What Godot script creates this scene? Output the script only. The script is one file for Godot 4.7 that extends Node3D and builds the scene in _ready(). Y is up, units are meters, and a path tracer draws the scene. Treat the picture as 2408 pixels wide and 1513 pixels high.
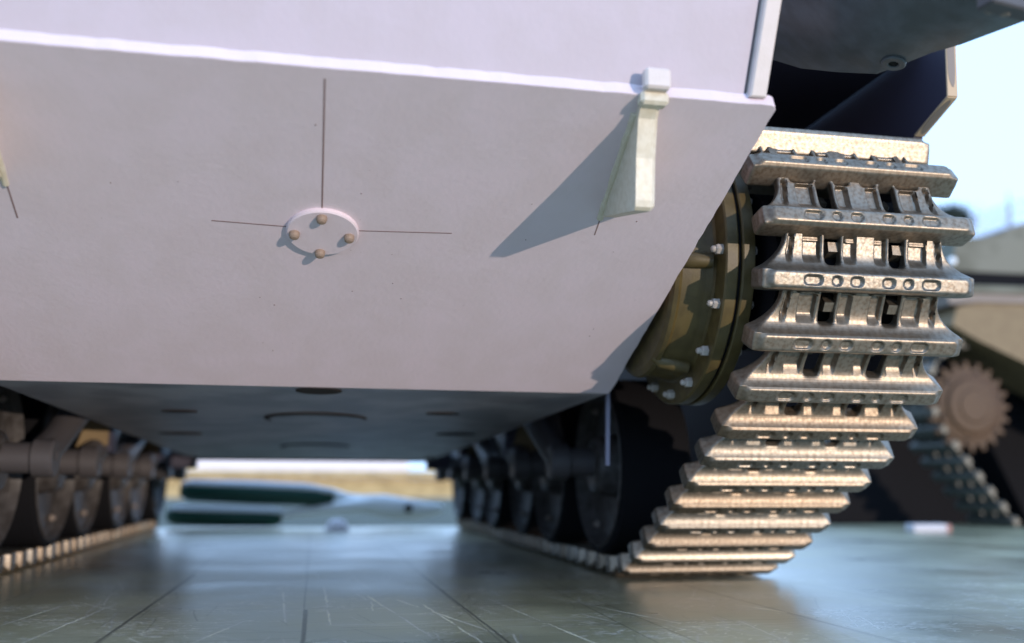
extends Node3D
# Close-up of a large scale-model tank on a scratched cutting mat. Millimetres are used in the numbers, metres in the scene.

const MM := 0.001
const GAP := 83.8          # half the gap between the two tracks
const TW := 46.4           # track width
const EYE := Vector3(0.08, 26.1, 0.0)
const YAW := 11.281
const PITCH := 9.414
const ROLL := 0.21
const FOCAL := 2300.9      # in pixels of a 2408 x 1513 picture
var rng := RandomNumberGenerator.new()
var cam_basis := Basis()
var M := {}

# ---------------------------------------------------------------- small helpers
func P(x: float, y: float, d: float) -> Vector3:
	return Vector3(x, y, -d) * MM

func ray(px: float, py: float) -> Vector3:            # direction through a picture point, in the world
	return cam_basis * Vector3((px - 1204.0) / FOCAL, -(py - 756.5) / FOCAL, -1.0)

func at(px: float, py: float, depth: float) -> Vector3:
	return (EYE + ray(px, py) * depth) * MM

func on_z(px: float, py: float, d: float) -> Vector3:  # where that line meets the upright plane d mm away
	var r := ray(px, py)
	return (EYE + r * (d / -r.z)) * MM

func on_x(px: float, py: float, x: float) -> Vector3:
	var r := ray(px, py)
	return (EYE + r * ((x - EYE.x) / r.x)) * MM

func new_st() -> SurfaceTool:
	var st := SurfaceTool.new()
	st.begin(Mesh.PRIMITIVE_TRIANGLES)
	return st

func tri(st: SurfaceTool, a: Vector3, b: Vector3, c: Vector3, outward: Vector3, smooth := -1) -> void:
	st.set_smooth_group(smooth)
	if (b - a).cross(c - a).dot(outward) > 0.0:
		var t := b
		b = c
		c = t
	st.add_vertex(a)
	st.add_vertex(b)
	st.add_vertex(c)

func quad(st: SurfaceTool, a: Vector3, b: Vector3, c: Vector3, d: Vector3, outward: Vector3, smooth := -1) -> void:
	tri(st, a, b, c, outward, smooth)
	tri(st, a, c, d, outward, smooth)

func done(st: SurfaceTool) -> ArrayMesh:
	st.generate_normals()
	return st.commit()

# box with chamfered edges; size and bevel in metres
func add_box(st: SurfaceTool, xf: Transform3D, size: Vector3, bevel: float) -> void:
	var h := size * 0.5
	var b := minf(bevel, minf(h.x, minf(h.y, h.z)) * 0.9)
	for ax in 3:
		var e := Vector3.ZERO
		e[ax] = 1.0
		var u := (ax + 1) % 3
		var v := (ax + 2) % 3
		for s in [-1.0, 1.0]:
			var q: Array[Vector3] = []
			for k in [[-1, -1], [1, -1], [1, 1], [-1, 1]]:
				var p := Vector3.ZERO
				p[ax] = s * h[ax]
				p[u] = k[0] * (h[u] - b)
				p[v] = k[1] * (h[v] - b)
				q.append(xf * p)
			quad(st, q[0], q[1], q[2], q[3], xf.basis * (e * s))
		for su in [-1.0, 1.0]:
			for sv in [-1.0, 1.0]:
				var q: Array[Vector3] = []
				for k in [[-1, 0], [1, 0], [1, 1], [-1, 1]]:
					var p := Vector3.ZERO
					p[ax] = k[0] * (h[ax] - b)
					p[u] = su * (h[u] if k[1] == 0 else h[u] - b)
					p[v] = sv * (h[v] - b if k[1] == 0 else h[v])
					q.append(xf * p)
				var nn := Vector3.ZERO
				nn[u] = su
				nn[v] = sv
				quad(st, q[0], q[1], q[2], q[3], xf.basis * nn)
	for sx in [-1.0, 1.0]:
		for sy in [-1.0, 1.0]:
			for sz in [-1.0, 1.0]:
				var s := Vector3(sx, sy, sz)
				var a := Vector3(sx * h.x, sy * (h.y - b), sz * (h.z - b))
				var c := Vector3(sx * (h.x - b), sy * h.y, sz * (h.z - b))
				var d := Vector3(sx * (h.x - b), sy * (h.y - b), sz * h.z)
				tri(st, xf * a, xf * c, xf * d, xf.basis * s)

func box_mesh(size: Vector3, bevel: float, xf := Transform3D()) -> ArrayMesh:
	var st := new_st()
	add_box(st, xf, size, bevel)
	return done(st)

# flat outline (points in the plane of axes u, v round origin o) pushed along n by thick, with a small chamfer on the front edge
func add_slab(st: SurfaceTool, pts: PackedVector2Array, o: Vector3, u: Vector3, v: Vector3, n: Vector3, thick: float, bevel := 0.0) -> void:
	var inner := pts
	if bevel > 0.0:
		var off := Geometry2D.offset_polygon(pts, -bevel, Geometry2D.JOIN_MITER)
		if off.size() == 1 and off[0].size() == pts.size():
			# match the corner order
			inner = PackedVector2Array()
			for p in pts:
				var best := off[0][0]
				for q in off[0]:
					if q.distance_to(p) < best.distance_to(p):
						best = q
				inner.append(best)
		else:
			bevel = 0.0
	var f := func(p: Vector2, w: float) -> Vector3: return o + u * p.x + v * p.y + n * w
	var idx := Geometry2D.triangulate_polygon(inner)
	for k in range(0, idx.size(), 3):
		tri(st, f.call(inner[idx[k]], thick), f.call(inner[idx[k + 1]], thick), f.call(inner[idx[k + 2]], thick), n)
	idx = Geometry2D.triangulate_polygon(pts)
	for k in range(0, idx.size(), 3):
		tri(st, f.call(pts[idx[k]], 0.0), f.call(pts[idx[k + 1]], 0.0), f.call(pts[idx[k + 2]], 0.0), -n)
	var cw := Geometry2D.is_polygon_clockwise(pts)
	for k in pts.size():
		var a := pts[k]
		var b := pts[(k + 1) % pts.size()]
		var e := (b - a).orthogonal() * (1.0 if not cw else -1.0)
		var out := u * e.x + v * e.y
		if not cw:
			out = -out
		out = u * (b.y - a.y) + v * (a.x - b.x)
		if cw:
			out = -out
		quad(st, f.call(a, 0.0), f.call(b, 0.0), f.call(b, thick - bevel), f.call(a, thick - bevel), out)
		if bevel > 0.0:
			quad(st, f.call(a, thick - bevel), f.call(b, thick - bevel), f.call(inner[(k + 1) % pts.size()], thick), f.call(inner[k], thick), out.normalized() + n)

# profile [radius, along] turned round an axis
func add_lathe(st: SurfaceTool, prof: Array, o: Vector3, axis: Vector3, segs := 48, smooth := true) -> void:
	axis = axis.normalized()
	var a := axis.cross(Vector3.UP if absf(axis.y) < 0.9 else Vector3.RIGHT).normalized()
	var b := axis.cross(a)
	for i in prof.size() - 1:
		var r0: float = prof[i][0]
		var h0: float = prof[i][1]
		var r1: float = prof[i + 1][0]
		var h1: float = prof[i + 1][1]
		for k in segs:
			var t0 := TAU * k / segs
			var t1 := TAU * (k + 1) / segs
			var d0 := a * cos(t0) + b * sin(t0)
			var d1 := a * cos(t1) + b * sin(t1)
			var out := (d0 + d1) * (h1 - h0) - axis * (r1 - r0) * 2.0
			quad(st, o + d0 * r0 + axis * h0, o + d1 * r0 + axis * h0, o + d1 * r1 + axis * h1, o + d0 * r1 + axis * h1, out, i + 1 if smooth else -1)

func lathe_mesh(prof: Array, o: Vector3, axis: Vector3, segs := 48) -> ArrayMesh:
	var st := new_st()
	add_lathe(st, prof, o, axis, segs)
	return done(st)

# tube along points with radii
func add_tube(st: SurfaceTool, pts: Array, rad: Array, segs := 12, flat := 1.0, side := Vector3.ZERO) -> void:
	var rings := []
	for i in pts.size():
		var d: Vector3 = (pts[mini(i + 1, pts.size() - 1)] - pts[maxi(i - 1, 0)]).normalized()
		var a := d.cross(Vector3.UP if absf(d.y) < 0.95 else Vector3.RIGHT).normalized() if side == Vector3.ZERO else (side - d * side.dot(d)).normalized()
		var b := d.cross(a).normalized()
		var ring := PackedVector3Array()
		for k in segs:
			var t := TAU * k / segs
			ring.append(pts[i] + (a * cos(t) * flat + b * sin(t)) * rad[i])
		rings.append(ring)
	for i in rings.size() - 1:
		var mid: Vector3 = (pts[i] + pts[i + 1]) * 0.5
		for k in segs:
			var k1 := (k + 1) % segs
			var c: Vector3 = (rings[i][k] + rings[i][k1] + rings[i + 1][k] + rings[i + 1][k1]) * 0.25
			quad(st, rings[i][k], rings[i][k1], rings[i + 1][k1], rings[i + 1][k], c - mid, 1)
	for e in [0, rings.size() - 1]:
		var d2: Vector3 = pts[e] - pts[1 if e == 0 else e - 1]
		for k in segs:
			tri(st, pts[e], rings[e][k], rings[e][(k + 1) % segs], d2)

func tube_mesh(pts: Array, rad: Array, segs := 12, flat := 1.0, side := Vector3.ZERO) -> ArrayMesh:
	var st := new_st()
	add_tube(st, pts, rad, segs, flat, side)
	return done(st)

func thing(called: String, label: String, category: String, where: Vector3, group := "") -> Node3D:
	var o := Node3D.new()
	o.name = called
	add_child(o, true)
	o.position = where
	o.set_meta("label", label)
	o.set_meta("category", category)
	if group != "":
		o.set_meta("group", group)
	return o

func part(called: String, mesh: Mesh, mat: Material, parent: Node3D, world := true) -> MeshInstance3D:
	var o := MeshInstance3D.new()
	o.name = called
	o.mesh = mesh
	o.material_override = mat
	parent.add_child(o, true)
	if world and parent.get_parent() == self:
		o.position = -parent.position
	return o

func struct(called: String, mesh: Mesh, mat: Material) -> MeshInstance3D:
	var o := part(called, mesh, mat, self)
	o.set_meta("kind", "structure")
	return o

# ---------------------------------------------------------------- materials
func noise_tex(seed_: int, freq: float, colors: Array, stops: Array, size := 512, kind := FastNoiseLite.TYPE_SIMPLEX_SMOOTH, octaves := 4, normal := false, bump := 4.0) -> NoiseTexture2D:
	var n := FastNoiseLite.new()
	n.seed = seed_
	n.noise_type = kind
	n.frequency = freq
	n.fractal_octaves = octaves
	var t := NoiseTexture2D.new()
	t.width = size
	t.height = size
	t.seamless = true
	t.noise = n
	t.generate_mipmaps = false
	if normal:
		t.as_normal_map = true
		t.bump_strength = bump
	else:
		var g := Gradient.new()
		g.offsets = PackedFloat32Array(stops)
		g.colors = PackedColorArray(colors)
		t.color_ramp = g
	return t

func grey(a: float) -> Color:
	return Color(a, a, a)

func mat(color: Color, rough: float, metal := 0.0, tex: Texture2D = null, scale := 40.0, rough_tex: Texture2D = null, normal_tex: Texture2D = null, normal_scale := 0.3) -> StandardMaterial3D:
	var m := StandardMaterial3D.new()
	m.albedo_color = color
	m.roughness = rough
	m.metallic = metal
	if metal > 0.5:
		m.metallic_specular = 0.5
	m.uv1_triplanar = true
	m.uv1_scale = Vector3.ONE * scale
	if tex:
		m.albedo_texture = tex
	if rough_tex:
		m.roughness_texture = rough_tex
		m.roughness_texture_channel = BaseMaterial3D.TEXTURE_CHANNEL_RED
	if normal_tex:
		m.normal_enabled = true
		m.normal_texture = normal_tex
		m.normal_scale = normal_scale
	return m

func make_materials() -> void:
	var metal_tone := noise_tex(3, 0.02, [Color(0.50, 0.455, 0.40), Color(0.55, 0.515, 0.46), Color(0.57, 0.54, 0.49), Color(0.605, 0.575, 0.525)], [0.22, 0.40, 0.56, 0.85], 512, FastNoiseLite.TYPE_SIMPLEX_SMOOTH, 5)
	var metal_rough := noise_tex(11, 0.03, [grey(0.84), grey(1.0)], [0.3, 0.7], 512)
	var metal_bump := noise_tex(17, 0.035, [], [], 512, FastNoiseLite.TYPE_SIMPLEX_SMOOTH, 4, true, 5.0)
	for k in 5:                                              # castings differ a little in tone and sheen
		var v: float = [1.0, 0.93, 1.04, 0.97, 0.90][k]
		var warm: float = [0.0, 0.02, -0.015, -0.03, 0.01][k]
		M["cast_%d" % k] = mat(Color(minf(v * (0.95 + warm), 1.0), v * 0.93, v * (0.92 - warm)), [0.48, 0.51, 0.45, 0.49, 0.53][k], 0.88, metal_tone, 75.0, metal_rough, metal_bump, 0.09)
		M["cast_%d" % k].uv1_offset = Vector3(0.37 * k, 0.61 * k, 0.23 * k)
	M.cast = M.cast_0
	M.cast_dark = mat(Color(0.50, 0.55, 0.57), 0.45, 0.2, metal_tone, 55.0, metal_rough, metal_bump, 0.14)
	var white_tone := noise_tex(5, 0.012, [Color(0.965, 0.96, 0.95), Color(0.985, 0.98, 0.98)], [0.3, 0.7], 512)
	var fine_bump := noise_tex(23, 0.09, [], [], 512, FastNoiseLite.TYPE_SIMPLEX_SMOOTH, 3, true, 2.0)
	M.white_dimmed = mat(Color(0.76, 0.72, 0.755), 0.62, 0.0, white_tone, 12.0, null, fine_bump, 0.12)  # the white darkened to hold down the sunlit upper plate
	M.white = mat(Color(0.89, 0.835, 0.87), 0.62, 0.0, white_tone, 12.0, null, fine_bump, 0.12)
	M.white_edge = mat(Color(0.86, 0.82, 0.80), 0.6, 0.0, white_tone, 40.0, null, fine_bump, 0.3)
	M.putty = mat(Color(0.85, 0.815, 0.755), 0.42, 0.0, noise_tex(9, 0.02, [Color(0.96, 0.95, 0.91), Color(1, 1, 0.98)], [0.35, 0.65]), 60.0, null, noise_tex(29, 0.02, [], [], 256, FastNoiseLite.TYPE_SIMPLEX_SMOOTH, 3, true, 6.0), 0.18)
	M.scribe = mat(Color(0.56, 0.47, 0.47), 0.8)
	M.rivet = mat(Color(0.57, 0.49, 0.43), 0.55)
	M.nut = mat(Color(0.66, 0.63, 0.60), 0.4, 0.0, null, 40.0, null, fine_bump, 0.2)
	M.ochre = mat(Color(0.345, 0.295, 0.16), 0.5, 0.0, noise_tex(31, 0.015, [Color(0.86, 0.85, 0.84), Color(1, 1, 1)], [0.3, 0.7]), 30.0, null, fine_bump, 0.15)
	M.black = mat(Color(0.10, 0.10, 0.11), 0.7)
	M.black.metallic_specular = 0.15
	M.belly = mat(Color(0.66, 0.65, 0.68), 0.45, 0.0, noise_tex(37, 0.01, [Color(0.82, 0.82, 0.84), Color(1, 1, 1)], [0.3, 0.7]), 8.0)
	M.hole = mat(Color(0.06, 0.05, 0.05), 0.9)
	M.slot = mat(Color(0.20, 0.18, 0.18), 0.9)
	M.wheel = mat(Color(0.30, 0.29, 0.29), 0.5, 0.0, noise_tex(41, 0.02, [Color(0.7, 0.68, 0.66), Color(1, 1, 1)], [0.3, 0.7]), 25.0)
	M.suspension = mat(Color(0.29, 0.28, 0.29), 0.5)
	M.strip = mat(Color(0.52, 0.52, 0.60), 0.6)
	M.tan = mat(Color(0.47, 0.40, 0.28), 0.6, 0.0, noise_tex(43, 0.02, [Color(0.95, 0.94, 0.93), Color(1, 1, 1)], [0.3, 0.7]), 10.0)
	M.fender = mat(Color(0.36, 0.38, 0.40), 0.3, 0.0, noise_tex(47, 0.02, [Color(0.86, 0.86, 0.84), Color(1, 1, 1)], [0.3, 0.7]), 20.0, null, fine_bump, 0.1)
	M.navy = mat(Color(0.19, 0.185, 0.25), 0.6)
	M.chip = mat(Color(0.74, 0.64, 0.52), 0.55)
	M.chip_grey = mat(Color(0.50, 0.46, 0.43), 0.6)
	M.grip = mat(Color(0.03, 0.25, 0.21), 0.45)
	M.grip_pale = mat(Color(0.90, 0.92, 0.95), 0.4)
	M.chrome = mat(Color(0.96, 0.97, 0.97), 0.34, 0.1)
	M.sprocket_brown = mat(Color(0.32, 0.205, 0.05), 0.6, 0.0, noise_tex(53, 0.03, [Color(0.7, 0.66, 0.6), Color(1, 1, 1)], [0.3, 0.7]), 30.0)  # mottled dark brown
	M.concrete = mat(Color(0.47, 0.47, 0.42), 0.8, 0.0, noise_tex(59, 0.02, [Color(0.84, 0.84, 0.82), Color(1, 1, 1)], [0.3, 0.7]), 2.0)
	M.render_tan = mat(Color(0.76, 0.68, 0.50), 0.8, 0.0, noise_tex(61, 0.02, [Color(0.88, 0.87, 0.85), Color(1, 1, 1)], [0.3, 0.7]), 2.0)
	M.house = mat(Color(0.92, 0.90, 0.92), 0.8)
	M.rail = mat(Color(0.72, 0.75, 0.84), 0.5)
	M.leaf = mat(Color(0.20, 0.24, 0.20), 0.8)
	M.eraser = mat(Color(0.74, 0.73, 0.75), 0.6)
	M.eraser_pink = mat(Color(0.72, 0.52, 0.47), 0.7)
	M.table = mat(Color(0.31, 0.32, 0.25), 0.75, 0.0, noise_tex(67, 0.02, [Color(0.86, 0.86, 0.84), Color(1, 1, 1)], [0.3, 0.7]), 4.0)
	M.paving = mat(Color(0.45, 0.43, 0.40), 0.85)
	M.dust = mat(Color(0.55, 0.47, 0.36), 0.9)

# ---------------------------------------------------------------- a cast track link, carved as a distance field
func rr(x: float, y: float, hx: float, hy: float, r: float) -> float:
	var qx := absf(x) - hx + r
	var qy := absf(y) - hy + r
	var ox := maxf(qx, 0.0)
	var oy := maxf(qy, 0.0)
	return sqrt(ox * ox + oy * oy) + minf(maxf(qx, qy), 0.0) - r

func smin(a: float, b: float, k: float) -> float:
	var h := maxf(k - absf(a - b), 0.0) / k
	return minf(a, b) - h * h * k * 0.25

func smax(a: float, b: float, k: float) -> float:
	return -smin(-a, -b, k)

func link_mesh() -> ArrayMesh:
	var h := 0.3
	var nu := 168
	var nv := 62
	var nw := 27
	var u0 := -nu * h * 0.5 + h * 0.5
	var v0 := -4.7
	var w0 := -2.0
	var F := PackedFloat32Array()
	F.resize(nu * nv * nw)
	for i in nu / 2:
		var u := absf(u0 + i * h)
		for j in nv:
			var v := v0 + j * h
			var half := 17.3 + 5.8 * pow(clampf(1.0 - (v - 1.8) / 7.6, 0.0, 1.0), 2.3)
			var web := smax(u - half, maxf(v - 12.0, -2.0 - v), 0.6)
			var slot := rr(u - 7.1, v - 6.85, 1.7, 3.65, 0.9)
			var notch := minf(rr(u - 11.85, v - 12.3, 2.5, 2.6, 0.7), rr(u - 3.0, v - 12.3, 1.6, 2.6, 0.6))
			web = smax(web, -minf(slot, notch), 0.5)
			var panel := minf(rr(u - 11.65, v - 6.4, 1.8, 2.9, 0.6), rr(u - 3.4, v - 6.4, 1.15, 2.9, 0.5))
			panel = minf(panel, rr(u - 16.0 - (9.0 - v) * 0.12, v - 6.6, 0.45, 3.4, 0.3))
			var pocket := minf(minf(rr(u - 12.8, v, 1.85, 0.9, 0.8), rr(u - 7.75, v, 0.95, 0.9, 0.85)), rr(u - 3.45, v, 1.25, 0.9, 0.8))
			var wtop := 1.0 + 2.9 * exp(-maxf(v - 1.9, 0.0) / 1.25) - 1.1 * smoothstep(0.22, -0.2, panel) * smoothstep(3.2, 5.2, v)
			var btop := 4.8 - 0.62 * smoothstep(0.22, -0.2, pocket)
			var fingers := maxf(maxf(-notch, u - 17.3), v - 13.0)
			var lugs := minf(rr(u - 11.85, v + 2.0, 2.0, 1.2, 0.4), rr(u - 3.0, v + 2.0, 1.2, 1.2, 0.4))
			for k in nw:
				var w := w0 + k * h
				var low := -0.9 - w
				var d := smax(web, maxf(w - wtop, low), 0.5)
				var bar := smax(rr(u, v, 23.2 - maxf(0.0, w - 2.4) * 0.75, 2.1 - 0.09 * w, 1.1), maxf(w - btop, low), 0.55)
				d = smin(d, bar, 0.8)
				d = minf(d, maxf(fingers, sqrt((v - 11.3) * (v - 11.3) + w * w) - 1.08))
				d = minf(d, smax(lugs, maxf(w + 0.1, low), 0.4))
				F[(i * nv + j) * nw + k] = d
				F[((nu - 1 - i) * nv + j) * nw + k] = d
	# surface nets
	var index := PackedInt32Array()
	index.resize(nu * nv * nw)
	index.fill(-1)
	var verts := PackedVector3Array()
	var norms := PackedVector3Array()
	var corner := [0, 1, nw, nw + 1, nv * nw, nv * nw + 1, nv * nw + nw, nv * nw + nw + 1]
	var cpos: Array[Vector3] = [Vector3(0, 0, 0), Vector3(0, 0, 1), Vector3(0, 1, 0), Vector3(0, 1, 1), Vector3(1, 0, 0), Vector3(1, 0, 1), Vector3(1, 1, 0), Vector3(1, 1, 1)]
	var edges := [[0, 1], [2, 3], [4, 5], [6, 7], [0, 2], [1, 3], [4, 6], [5, 7], [0, 4], [1, 5], [2, 6], [3, 7]]
	for i in nu - 1:
		for j in nv - 1:
			var base := (i * nv + j) * nw
			for k in nw - 1:
				var b := base + k
				var f0 := F[b]
				if absf(f0) > 0.9:
					continue
				var neg := 0
				for c in 8:
					if F[b + corner[c]] < 0.0:
						neg += 1
				if neg == 0 or neg == 8:
					continue
				var sum := Vector3.ZERO
				var cnt := 0
				for e in edges:
					var fa: float = F[b + corner[e[0]]]
					var fb: float = F[b + corner[e[1]]]
					if (fa < 0.0) != (fb < 0.0):
						sum += cpos[e[0]].lerp(cpos[e[1]], fa / (fa - fb))
						cnt += 1
				var p := sum / cnt
				var g := Vector3.ZERO
				for c in 8:
					var s: Vector3 = cpos[c] * 2.0 - Vector3.ONE
					g += s * F[b + corner[c]]
				index[b] = verts.size()
				verts.append(Vector3(u0 + (i + p.x) * h, v0 + (j + p.y) * h, w0 + (k + p.z) * h) * MM)
				norms.append(g.normalized())
	var tris := PackedInt32Array()
	var step := [nv * nw, nw, 1]
	for i in range(1, nu - 1):
		for j in range(1, nv - 1):
			for k in range(1, nw - 1):
				var b := (i * nv + j) * nw + k
				var inside := F[b] < 0.0
				if absf(F[b]) > 0.9:
					continue
				for ax in 3:
					if inside == (F[b + step[ax]] < 0.0):
						continue
					var s1: int = step[(ax + 1) % 3]
					var s2: int = step[(ax + 2) % 3]
					var a := index[b]
					var c1 := index[b - s1]
					var c2 := index[b - s1 - s2]
					var c3 := index[b - s2]
					if a < 0 or c1 < 0 or c2 < 0 or c3 < 0:
						continue
					if inside:
						tris.append_array([a, c2, c1, a, c3, c2])
					else:
						tris.append_array([a, c1, c2, a, c2, c3])
	var arr := []
	arr.resize(Mesh.ARRAY_MAX)
	arr[Mesh.ARRAY_VERTEX] = verts
	arr[Mesh.ARRAY_NORMAL] = norms
	arr[Mesh.ARRAY_INDEX] = tris
	var am := ArrayMesh.new()
	am.add_surface_from_arrays(Mesh.PRIMITIVE_TRIANGLES, arr)
	return am

# path of the track: (height, distance) of each grouser bar, from the top run over the front down to the mat and back
func track_path() -> Array[Vector2]:
	var out: Array[Vector2] = []
	for k in range(5, 0, -1):
		out.append(Vector2(101.4 - 0.2 * k, 197.0 + 11.9 * k))
	out.append_array([Vector2(101.5, 197.0), Vector2(100.2, 185.2), Vector2(90.4, 176.0), Vector2(77.9, 171.4), Vector2(65.7, 172.8), Vector2(54.2, 178.1), Vector2(44.8, 186.1), Vector2(37.6, 195.9), Vector2(31.6, 205.7), Vector2(26.2, 215.7), Vector2(21.0, 225.7), Vector2(15.7, 235.5), Vector2(10.8, 245.3), Vector2(6.4, 255.5), Vector2(2.6, 266.2)])
	for k in 29:
		out.append(Vector2(1.4, 277.5 + 11.3 * k))
	return out

func link_frames(path: Array[Vector2], cx: float) -> Array[Transform3D]:
	var out: Array[Transform3D] = []
	for i in range(1, path.size() - 1):
		var here := P(cx, path[i].x, path[i].y)
		var prev := P(cx, path[i - 1].x, path[i - 1].y)
		var next := P(cx, path[i + 1].x, path[i + 1].y)
		var v := ((prev - here) * 0.75 + (here - next) * 0.25).normalized()
		var w := Vector3.RIGHT.cross(v).normalized()
		out.append(Transform3D(Basis(Vector3.RIGHT, v, w), here - w * 3.4 * MM))
	return out

# ---------------------------------------------------------------- the setting
func make_setting() -> void:
	var ground := struct("balcony_floor", box_mesh(Vector3(60, 0.1, 60), 0.0, Transform3D(Basis(), Vector3(0, -0.85, -10))), M.paving)
	ground.set_meta("kind", "structure")
	struct("table_top", box_mesh(Vector3(2.6, 0.03, 2.2), 0.002, Transform3D(Basis(), Vector3(0.1, -0.019, -0.95))), M.table)

func bake_mat(lines: Array, x0: float, x1: float, z0: float, z1: float, w: int) -> StandardMaterial3D:
	# worn green cutting mat over x0..x1, z0..z1 (mm): mottled tone, printed grid, blade marks and scuffs
	var px := (x1 - x0) / w                                  # mm per pixel
	var hgt := roundi((z1 - z0) / px)
	var n := FastNoiseLite.new()
	n.seed = 71
	n.frequency = 0.0154 * px
	n.fractal_octaves = 6
	n.offset = Vector3(x0 / px, -z1 / px, 0.0)
	var im := n.get_image(w, hgt, false, false, false)
	im.convert(Image.FORMAT_RGB8)
	var data := im.get_data()
	var lift := PackedFloat32Array()
	lift.resize(w * hgt)
	var r := RandomNumberGenerator.new()
	for li in lines.size():
		var q: Array = lines[li]
		r.seed = 1000 + li
		var pa := Vector2((q[0] - x0) / px, (z1 - q[1]) / px)
		var pb := Vector2((q[2] - x0) / px, (z1 - q[3]) / px)
		if maxf(pa.x, pb.x) < 0 or minf(pa.x, pb.x) > w or maxf(pa.y, pb.y) < 0 or minf(pa.y, pb.y) > hgt:
			continue
		var hw: float = q[5] * 0.39 / px
		var rag: float = q[6]
		var steps := int(pa.distance_to(pb) * 1.2) + 1
		var side := (pb - pa).orthogonal().normalized()
		var wob := 0.0
		var ri := ceili(hw)
		for t in steps + 1:
			wob = clampf(wob + r.randf_range(-rag, rag), -rag * 4.0, rag * 4.0)
			var keep := r.randf()
			if keep < rag * 0.5:
				continue
			var p := pa.lerp(pb, float(t) / steps) + side * wob
			if p.x < -4 or p.y < -4 or p.x > w + 4 or p.y > hgt + 4:
				continue
			for dy in range(-ri, ri + 1):
				for dx in range(-ri, ri + 1):
					var c := Vector2(p.x + dx, p.y + dy).round()
					var f := clampf(hw + 0.5 - absf((c - p).dot(side)), 0.0, 1.0)
					if f <= 0.0 or c.x < 0 or c.y < 0 or c.x >= w or c.y >= hgt:
						continue
					var k := int(c.y) * w + int(c.x)
					var val: float = q[4] * f * (0.6 + 0.4 * keep)
					if absf(val) > absf(lift[k]):
						lift[k] = val
	var rough := PackedByteArray()
	rough.resize(w * hgt)
	var hb := PackedByteArray()
	hb.resize(w * hgt)
	for k in w * hgt:
		var c := data[k * 3] / 255.0 - 0.5
		var s := lift[k]
		var v := clampf(0.64 + c * 0.3 + s * (1.1 if s > 0.0 else 0.75), 0.05, 1.0)
		data[k * 3] = int(255.0 * v)
		data[k * 3 + 1] = int(255.0 * v)
		data[k * 3 + 2] = int(255.0 * clampf(v * (0.98 if s <= 0.0 else 1.12), 0.0, 1.0))
		rough[k] = int(255.0 * clampf(0.37 + c * 0.45 + absf(s) * 0.5, 0.1, 1.0))
		hb[k] = int(clampf(150.0 + s * 60.0, 0.0, 255.0))
	var m := StandardMaterial3D.new()
	m.albedo_texture = ImageTexture.create_from_image(Image.create_from_data(w, hgt, false, Image.FORMAT_RGB8, data))
	m.roughness_texture = ImageTexture.create_from_image(Image.create_from_data(w, hgt, false, Image.FORMAT_L8, rough))
	m.roughness_texture_channel = BaseMaterial3D.TEXTURE_CHANNEL_RED
	m.roughness = 1.0
	m.texture_repeat = false
	m.albedo_color = Color(0.96, 0.93, 0.75)
	m.metallic_specular = 0.75
	m.clearcoat_enabled = true
	m.clearcoat = 0.7
	m.clearcoat_roughness = 0.3
	var him := Image.create_from_data(w, hgt, false, Image.FORMAT_L8, hb)
	him.convert(Image.FORMAT_RGBA8)
	him.bump_map_to_normal_map(1.0)
	m.normal_enabled = true
	m.normal_texture = ImageTexture.create_from_image(him)
	m.normal_scale = 0.3
	return m

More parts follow.
